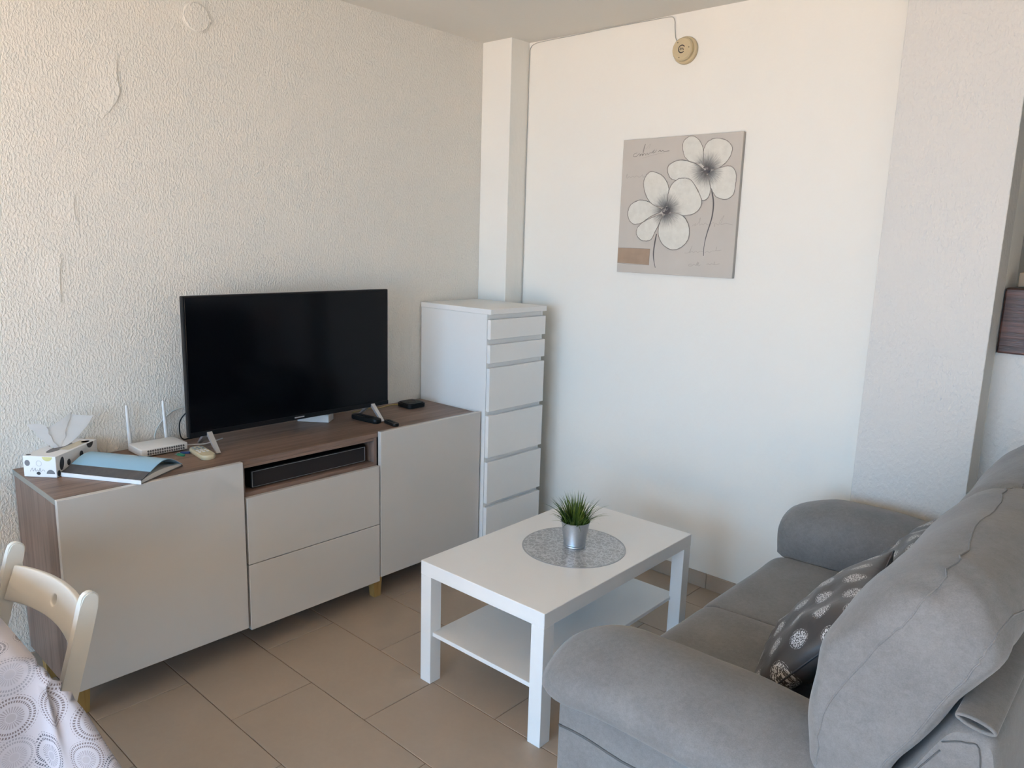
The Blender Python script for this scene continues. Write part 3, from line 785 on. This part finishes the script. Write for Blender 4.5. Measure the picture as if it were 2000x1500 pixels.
# ------------------------------------------------------------------ canvas picture
YCV = YW-.020
cA = on(1220, 271, 1, YCV); cB = on(1452, 259, 1, YCV); cC = on(1430, 545, 1, YCV); cD = on(1203, 530, 1, YCV)
cx0, cx1 = (cA.x+cD.x)/2, (cB.x+cC.x)/2; cz0, cz1 = (cC.z+cD.z)/2, (cA.z+cB.z)/2
cv_o = thing('canvas_picture', 'square canvas painting of two white flowers on taupe ground', 'picture', (cx0, YCV, cz0))
finish('canvas', box(0, cx1-cx0, 0, .0195, 0, cz1-cz0, .0015, 2), 'canvas', cv_o)
finish('canvas_side', box(cx1-cx0+.0001, cx1-cx0+.0008, .0006, .0195, .001, cz1-cz0-.001), 'canvas_edge', cv_o)
CWd, CHt = cx1-cx0, cz1-cz0
def zc(a, b):
    p = on(1180+a/4.4118, 230+b/4.4118, 1, YCV); return (min(max(p.x-cx0, .001), CWd-.001), min(max(p.z-cz0, .001), CHt-.001))
PM = lambda u, v, h: Vector((u, -h, v))
def petal_mat(name, c):
    t = NT(name); o = t.obj(); u, v = zc(*c)
    d = t.vmath('SUBTRACT', o, (u, 0, v)).outputs[0]; sep = t.new('ShaderNodeSeparateXYZ'); t.put(sep.inputs[0], d)
    r = t.vmath('LENGTH', d).outputs['Value']; th = t.math('ARCTAN2', sep.outputs[2], sep.outputs[0])
    cmb = t.new('ShaderNodeCombineXYZ'); t.put(cmb.inputs[0], t.math('MULTIPLY', th, 9.0)); t.put(cmb.inputs[1], t.math('MULTIPLY', r, 12.0))
    st = t.noise(cmb.outputs[0], 2.2, 3, .6)
    rr = t.math('SUBTRACT', r, t.math('MULTIPLY', t.math('SUBTRACT', st, .5), .07))
    f = t.ramp(rr, .012, .088); n = t.noise(o, 28, 4, .65)
    wcol = t.mix(n, (.60, .57, .50), (.80, .78, .71)); c_ = t.mix(f, (.13, .125, .125), wcol)
    t.bump(n, .3, .002)
    return t.set(**{'Base Color': c_, 'Roughness': .7, 'Specular IOR Level': .2})
F1c, F2c = (535, 800), (885, 450)
pm1, pm2 = petal_mat('petal_low', F1c), petal_mat('petal_high', F2c)
fl2 = [[(830, 392), (760, 385), (700, 340), (680, 270), (690, 200), (750, 160), (810, 185), (850, 260), (862, 350), (868, 420)],
       [(872, 420), (860, 340), (862, 270), (900, 205), (970, 178), (1050, 195), (1100, 250), (1090, 320), (1040, 390), (960, 440)],
       [(900, 480), (1000, 432), (1090, 420), (1135, 480), (1130, 580), (1110, 660), (1050, 700), (970, 680), (925, 610), (905, 540)],
       [(880, 480), (830, 425), (760, 388), (660, 368), (575, 400), (550, 450), (575, 520), (640, 545), (740, 565), (800, 610), (840, 705), (890, 690), (915, 620), (905, 540)]]
fl1 = [[(430, 752), (375, 690), (345, 600), (350, 530), (395, 470), (450, 475), (510, 510), (550, 580), (555, 650), (540, 760)],
       [(545, 760), (552, 680), (565, 620), (600, 560), (660, 525), (740, 535), (790, 600), (835, 700), (828, 770), (780, 820), (700, 840), (620, 832), (560, 800)],
       [(500, 800), (430, 755), (380, 725), (310, 712), (240, 745), (210, 800), (215, 870), (260, 915), (330, 900), (400, 850)],
       [(500, 835), (420, 860), (340, 900), (290, 950), (285, 1010), (330, 1055), (400, 1050), (440, 980), (475, 910)],
       [(488, 890), (530, 838), (620, 825), (690, 860), (730, 940), (725, 1040), (670, 1110), (590, 1135), (510, 1090), (470, 1000)]]
lay = .0003
def draw(pts, mat, nm):
    global lay
    C = catmull(pts, 6); P2 = [zc(p.x, p.y) for p in C]
    finish(nm, extrude_poly(P2, lambda u, v, h: PM(u, v, lay+h-.00025), .00025), mat, cv_o)
    lay += .00013
    for off in (1.015, 1.04):
        cx_ = sum(p.x for p in C)/len(C); cy_ = sum(p.y for p in C)/len(C)
        Q = [zc(cx_+(p.x-cx_)*off+random.uniform(-2, 2), cy_+(p.y-cy_)*off+random.uniform(-2, 2)) for p in C]
        n0 = 4; Q = Q[n0:-n0//2] if off > 1.02 else Q
        finish('outline', ribbon(Q, .0019 if off < 1.02 else .0012, PM, lay), 'stroke' if off < 1.02 else 'stroke_soft', cv_o)
    lay += .00012
for p in fl2: draw(p, pm2, 'petal')
for p in fl1: draw(p, pm1, 'petal')
def strokes(c, n, r0, r1, a0, a1, nm):
    bm = bmesh.new()
    for i in range(n):
        a = random.uniform(a0, a1); q0 = random.uniform(5, 14); q1 = random.uniform(r0, r1)
        pts = [zc(c[0]+q*math.cos(a+.15*k/5), c[1]-q*math.sin(a+.15*k/5)) for k, q in enumerate([q0+(q1-q0)*k/5 for k in range(6)])]
        join(bm, ribbon(pts, [.0011*(1-.8*k/5) for k in range(6)], PM, lay+.0001))
    finish(nm, bm, 'stem' if nm == 'stamen_dark' else pm_w, cv_o)
pm_w = plain('stamen_white', (.62, .60, .56), .7)
for c in (F1c, F2c):
    finish('flower_eye', extrude_poly([zc(c[0]+36*math.cos(k*PI/12), c[1]+34*math.sin(k*PI/12)) for k in range(24)][::-1], lambda u, v, h: PM(u, v, lay+h-.0002), .0002), 'stem', cv_o); lay += .0001
    strokes(c, 26, 30, 75, 0, 2*PI, 'stamen_dark'); lay += .0001
    strokes((c[0]-3, c[1]+5), 13, 25, 52, .6, 3.4, 'stamen_light')
for pts in ([(452, 1000), (436, 1080), (425, 1170), (430, 1240), (440, 1292)], [(915, 560), (930, 640), (942, 740), (928, 860), (885, 1000), (862, 1100), (856, 1190)]):
    C = catmull(pts, 8, False); n = len(C); finish('stem', ribbon([zc(p.x, p.y) for p in C], [.0028+.0036*math.sin(PI*min(1, i/n+.2)) for i in range(n)], PM, .00028), 'stem', cv_o)
finish('tan_block', extrude_poly([zc(*p) for p in ((117, 1120), (395, 1131), (386, 1268), (109, 1247))], lambda u, v, h: PM(u, v, h), .0003), 'tan', cv_o)
finish('outline', ribbon([zc(*p) for p in ((117, 1120), (250, 1124), (398, 1130), (388, 1200), (386, 1270), (240, 1262), (109, 1249))], .0013, PM, .0004), 'stroke', cv_o)
def scribble(pts, w, mat='stroke'):
    C = catmull(pts, 5, False); finish('handwriting', ribbon([zc(p.x, p.y) for p in C], w*1.5, PM, .00025), mat, cv_o)
scribble([(285, 302), (258, 315), (254, 334), (280, 332), (300, 312), (318, 322), (305, 330), (322, 312), (334, 322), (338, 280), (356, 225), (340, 290), (330, 328), (350, 306), (358, 322), (372, 304), (378, 320), (392, 304), (404, 302), (412, 300), (436, 276), (418, 302), (440, 296), (452, 276)], .0012)
scribble([(466, 292), (484, 280), (490, 292), (505, 282), (520, 290), (562, 284)], .0016)
scribble([(330, 350), (420, 322), (520, 300)], .0006, 'stroke_soft'); scribble([(360, 270), (400, 225), (385, 268)], .0006, 'stroke_soft')
scribble([(188, 520), (200, 482), (196, 522), (215, 508), (230, 515), (245, 505), (262, 512), (280, 500), (300, 512), (318, 505), (330, 492), (335, 512), (352, 505)], .0009, 'stroke_soft')
scribble([(755, 935), (790, 912), (780, 930), (810, 910), (830, 860), (820, 925), (840, 915), (855, 922), (870, 905), (885, 920), (900, 922)], .0008, 'stroke_soft')
scribble([(920, 912), (945, 905), (950, 940), (960, 910), (985, 925), (1000, 890), (1035, 840), (1005, 915), (1030, 915), (1050, 910), (1110, 925)], .0008, 'stroke_soft')
scribble([(690, 1165), (730, 1160), (760, 1100), (735, 1165), (755, 1148), (770, 1162), (790, 1148), (805, 1162), (825, 1150), (850, 1155)], .0008, 'stroke_soft')
scribble([(865, 1165), (890, 1150), (905, 1162), (930, 1148), (960, 1145), (970, 1110), (965, 1145), (1010, 1140)], .0008, 'stroke_soft')
scribble([(755, 1262), (735, 1262), (728, 1276), (755, 1275), (775, 1262), (790, 1272), (805, 1240), (798, 1275), (815, 1245), (810, 1276), (830, 1268)], .001, 'stroke_soft')
scribble([(880, 1266), (900, 1258), (908, 1268), (925, 1258), (945, 1264), (950, 1240), (948, 1266), (995, 1258)], .001, 'stroke_soft')

# ------------------------------------------------------------------ alarm siren on the wall, wire, wall cap
dt = thing('wall_detector', 'round cream smoke detector high on the wall near the ceiling', 'detector', (1.088, YW-.0005, 2.358))
RX = Matrix.Rotation(PI/2, 4, 'X')
finish('base', xform(lathe([(.001, 0), (.055, 0), (.0565, .004), (.055, .016), (.050, .020), (.001, .020)], 48, False), RX), 'detector', dt, True, .5)
finish('head', xform(lathe([(.046, .0202), (.046, .025), (.043, .0255), (.043, .028), (.047, .029), (.047, .036), (.043, .040), (.001, .041)], 48, False), RX), 'detector', dt, True, .5)
bmr = ribbon([(.015*math.cos(.5+5.0*k/20), .015*math.sin(.5+5.0*k/20)) for k in range(21)], .004, PM, .0413)
finish('emblem_ring', bmr, 'ink', dt)
finish('emblem', ribbon([(-.008, -.004), (-.003, .005), (.001, -.002), (.005, .004), (.009, -.005)], .004, PM, .0414), 'ink', dt)
for a in (.1, 2.2, 4.4): finish('screw', xform(lathe([(.001, .0412), (.0022, .0412), (.0022, .042), (.001, .042)], 12, False), Matrix.Translation((.034*math.cos(a), 0, .034*math.sin(a))) @ RX), 'ink', dt)
wpts = [(1.045, YW-.004, 2.395), (1.032, YW-.004, 2.42), (1.026, YW-.004, 2.46), (1.022, YW-.004, 2.49), (1.000, YW-.004, 2.506), (.9, YW-.004, 2.508), (.7, YW-.004, 2.509), (.5, YW-.004, 2.5075), (.3, YW-.004, 2.507), (.235, YW-.004, 2.503), (.206, YW-.004, 2.485), (.2015, YW-.004, 2.44), (.2015, YW-.004, 2.2), (.2015, YW-.004, 1.8), (.2015, YW-.004, 1.25), (.2015, YW-.004, .6), (.2015, YW-.004, .08)]
cable('wire', 'thin grey alarm wire running along the ceiling edge and down the corner', wpts, .0018, plain('wire_grey', (.45, .44, .41), .6))
cp = thing('wall_plate', 'flat round white blanking plate high on the stucco wall', 'wall plate', (.0005, .118, 2.310))
RY = Matrix.Rotation(PI/2, 4, 'Y')
finish('plate', xform(lathe([(.001, 0), (.050, 0), (.050, .004), (.047, .0062), (.001, .0066)], 56, False), RY), 'stucco', cp, True, .5)
finish('rim', xform(lathe([(.0502, 0), (.0535, 0), (.0535, .0028), (.0502, .0034), (.0502, 0)], 56, False), RY), 'stucco', cp, True, .5)
finish('notch', box(.0005, .006, .047, .056, -.006, .004, .001, 1), 'stucco', cp)

# ------------------------------------------------------------------ dining table with cloth, folding chair
TX0, TX1, TY0, TY1, TZ = .42, 1.335, -2.15, -.915, .745
dtb = thing('dining_table', 'dining table hidden under the patterned cloth', 'table', ((TX0+TX1)/2, (TY0+TY1)/2, 0))
hx, hy = (TX1-TX0)/2, (TY1-TY0)/2
finish('table_top', box(-hx, hx, -hy, hy, TZ-.025, TZ, .003, 1), 'white', dtb)
for sx in (-1, 1):
    for sy in (-1, 1):
        finish('leg', box(sx*(hx-.05)-.025, sx*(hx-.05)+.025, sy*(hy-.05)-.025, sy*(hy-.05)+.025, 0, TZ-.0252, .002, 1), 'white', dtb)
tc = thing('tablecloth', 'white cloth printed with grey dotted circles draped over the dining table', 'tablecloth', ((TX0+TX1)/2, (TY0+TY1)/2, TZ))
bm = bmesh.new(); uvl = bm.loops.layers.uv.new('UVMap'); NPX, NPY = 44, 60; OV = .27; rad = .012
def drape(u, v):
    # u,v: cloth coordinates from the table centre
    ex, ey = max(0, abs(u)-hx), max(0, abs(v)-hy); sx, sy = (1 if u > 0 else -1), (1 if v > 0 else -1)
    if ex == 0 and ey == 0: return Vector((u, v, .0012))
    if ex > 0 and ey > 0:
        d = math.hypot(ex, ey); a = math.atan2(ey, ex)
        k = math.sin(2*a)                      # 1 on the diagonal
        fl_ = .04+.40*k**2
        fold = .018*math.sin(a*8)*min(1, d/.1)
        o = d*fl_+fold
        drop = math.sqrt(max(0, d*d-min(o, d*.9)**2))
        return Vector((sx*(hx+.004+max(0, o)*math.cos(a)), sy*(hy+.004+max(0, o)*math.sin(a)), .0012-drop))
    if ex > 0:
        w = .012*math.sin(v*17+.6)*min(1, ex/.1)+.006*math.sin(v*31)
        return Vector((sx*(hx+.006+max(-.002, w*.9+.03*ex)), v, .0012-ex*.985))
    w = .008*math.sin(u*19+1.2)*min(1, ey/.1)
    return Vector((u, sy*(hy+.005+max(-.001, w)), .0012-ey*.985))
def axis_s(h, n):
    a = [-h-OV+OV*i/14 for i in range(14)]; m = [-h+2*h*i/n for i in range(n+1)]; return a+m+[-x for x in a[::-1]]
us, vs_ = axis_s(hx, 30), axis_s(hy, 40)
V_ = [[(bm.verts.new(drape(u, v)), (u+2, v+2)) for v in vs_] for u in us]
for i in range(len(us)-1):
    for j in range(len(vs_)-1):
        q = [V_[i][j], V_[i+1][j], V_[i+1][j+1], V_[i][j+1]]
        f = bm.faces.new([a[0] for a in q])
        for l, a in zip(f.loops, q): l[uvl].uv = a[1]
finish('cloth', bm, 'cloth', tc, True)

chr_ = thing('folding_chair', 'white wooden folding chair pushed up to the dining table', 'chair', (.975, -.786, 0), .068)
def C0(x, y, z): return Vector((x-.975, y+.78, z))
XL, XRr = .768, 1.176
def bar(name, pts, w, t, par, round_end=True):
    """flat bar in the yz plane: pts list of (y,z); w width across the bar, t thickness along x centred on X"""
    pass
def post(x):
    # front leg and back post in one sloping bar
    a = Vector((-.770, .751)); b = Vector((-1.145, .0)); mid = Vector((-.862, .46))
    C = catmull([a, (a+mid)/2+Vector((.004, 0)), mid, (mid+b)/2+Vector((.004, 0)), b], 6, False); w = .019; L, Rr = [], []
    for i, p in enumerate(C):
        d = (C[min(i+1, len(C)-1)]-C[max(i-1, 0)]).normalized(); n = Vector((-d.y, d.x)); L.append(p+n*w); Rr.append(p-n*w)
    d0 = (C[0]-C[1]).normalized(); n0 = Vector((-(-d0).y, (-d0).x)); tip = [C[0]+n0*w*math.cos(t)*-1+d0*w*math.sin(t) for t in [PI*k/8 for k in range(1, 8)]]
    poly = L+Rr[::-1]+tip
    poly = [(p.x, max(p.y, 0.0)) for p in poly]
    b_ = extrude_poly(poly, lambda u, v, h: C0(x-.0095+h, u, v), .019)
    bmesh.ops.bevel(b_, geom=[e for e in b_.edges if abs(e.verts[0].co.x-e.verts[1].co.x) < 1e-6], offset=.003, segments=2, affect='EDGES')
    finish('post', b_, 'chair', chr_, True, .6)
post(XL); post(XRr)
# back rail with hanging hole
rl = bmesh.new(); RW = XRr-XL-.021; RH = .082
def bend(s, h):
    x = .975+s; k = 1-(2*s/RW)**2; yy = -.790+.030*k-.03*(.5-h/RH); zz_ = .632+h+.006*k
    return C0(x, yy-.32*(.772-zz_)*.0, zz_)
hw = .05; N = 24
ringi, ringo = [], []
_ca = math.atan2(RH/2, hw)
_angs = sorted([2*PI*k/N for k in range(N)]+[_ca, PI-_ca, PI+_ca, 2*PI-_ca]); N = len(_angs)
for a in _angs:
    c, s = math.cos(a), math.sin(a); ringi.append((.013*c, RH/2+.012*s))
    m = max(abs(c)/hw, abs(s)/(RH/2)); ringo.append((c/m, RH/2+s/m))
mids = [[(a[0]*(1-t)+b[0]*t, a[1]*(1-t)+b[1]*t) for a, b in zip(ringi, ringo)] for t in (0, .35, .7, 1)]
vm = [[rl.verts.new(bend(*p)) for p in r] for r in mids]
for a, b in zip(vm[:-1], vm[1:]):
    for k in range(N): rl.faces.new((a[k], a[(k+1) % N], b[(k+1) % N], b[k]))
for sgn in (-1, 1):
    hs = sorted({round(p[1], 5) for p in ringo if abs(p[0]-sgn*hw) < 1e-6 and 1e-4 < p[1] < RH-1e-4} | {0.0, RH})
    cols = [hw+(RW/2-hw)*i/10 for i in range(11)]
    g = [[rl.verts.new(bend(sgn*c, h)) for h in hs] for c in cols]
    for a, b in zip(g[:-1], g[1:]):
        for k in range(len(hs)-1): rl.faces.new((a[k], a[k+1], b[k+1], b[k]))
bmesh.ops.remove_doubles(rl, verts=rl.verts[:], dist=.0004)
rail = finish('back_rail', rl, 'chair', chr_, True)
md = rail.modifiers.new('thick', 'SOLIDIFY'); md.thickness = .017; md.offset = 0
mb = rail.modifiers.new('edge', 'BEVEL'); mb.width = .004; mb.segments = 3; mb.limit_method = 'ANGLE'; mb.angle_limit = .9
for i in range(5):
    y = -1.17+.065*i
    finish('seat_slat', xform(box(XL-.975+.036, XRr-.975-.036, -.026, .026, 0, .014, .003, 2), Matrix.Translation((0, y+.78, .436))), 'chair', chr_, True, .6)
for x in (XL+.0225, XRr-.0225):
    finish('seat_rail', xform(box(-.009, .009, -.2, .17, .412, .4355, .003, 2), Matrix.Translation((x-.975, -1.04+.78, 0))), 'chair', chr_, True, .6)
    rg = []
    for p in ((-1.17, .405), (-.80, 0)):
        d = Vector((.37, -.405)).normalized(); n = Vector((-d.y, d.x))*.016
        rg.append([C0(x-.008, p[0]+n.x, max(0, p[1]+n.y)), C0(x+.008, p[0]+n.x, max(0, p[1]+n.y)), C0(x+.008, p[0]-n.x, max(0, p[1]-n.y)), C0(x-.008, p[0]-n.x, max(0, p[1]-n.y))])
    finish('rear_leg', loft(rg), 'chair', chr_)
finish('foot_rail', xform(box(XL-.975+.0105, XRr-.975-.0105, -.009, .009, -.018, .018, .003, 2), Matrix.Translation((0, -1.087+.78, .12))), 'chair', chr_, True, .6)
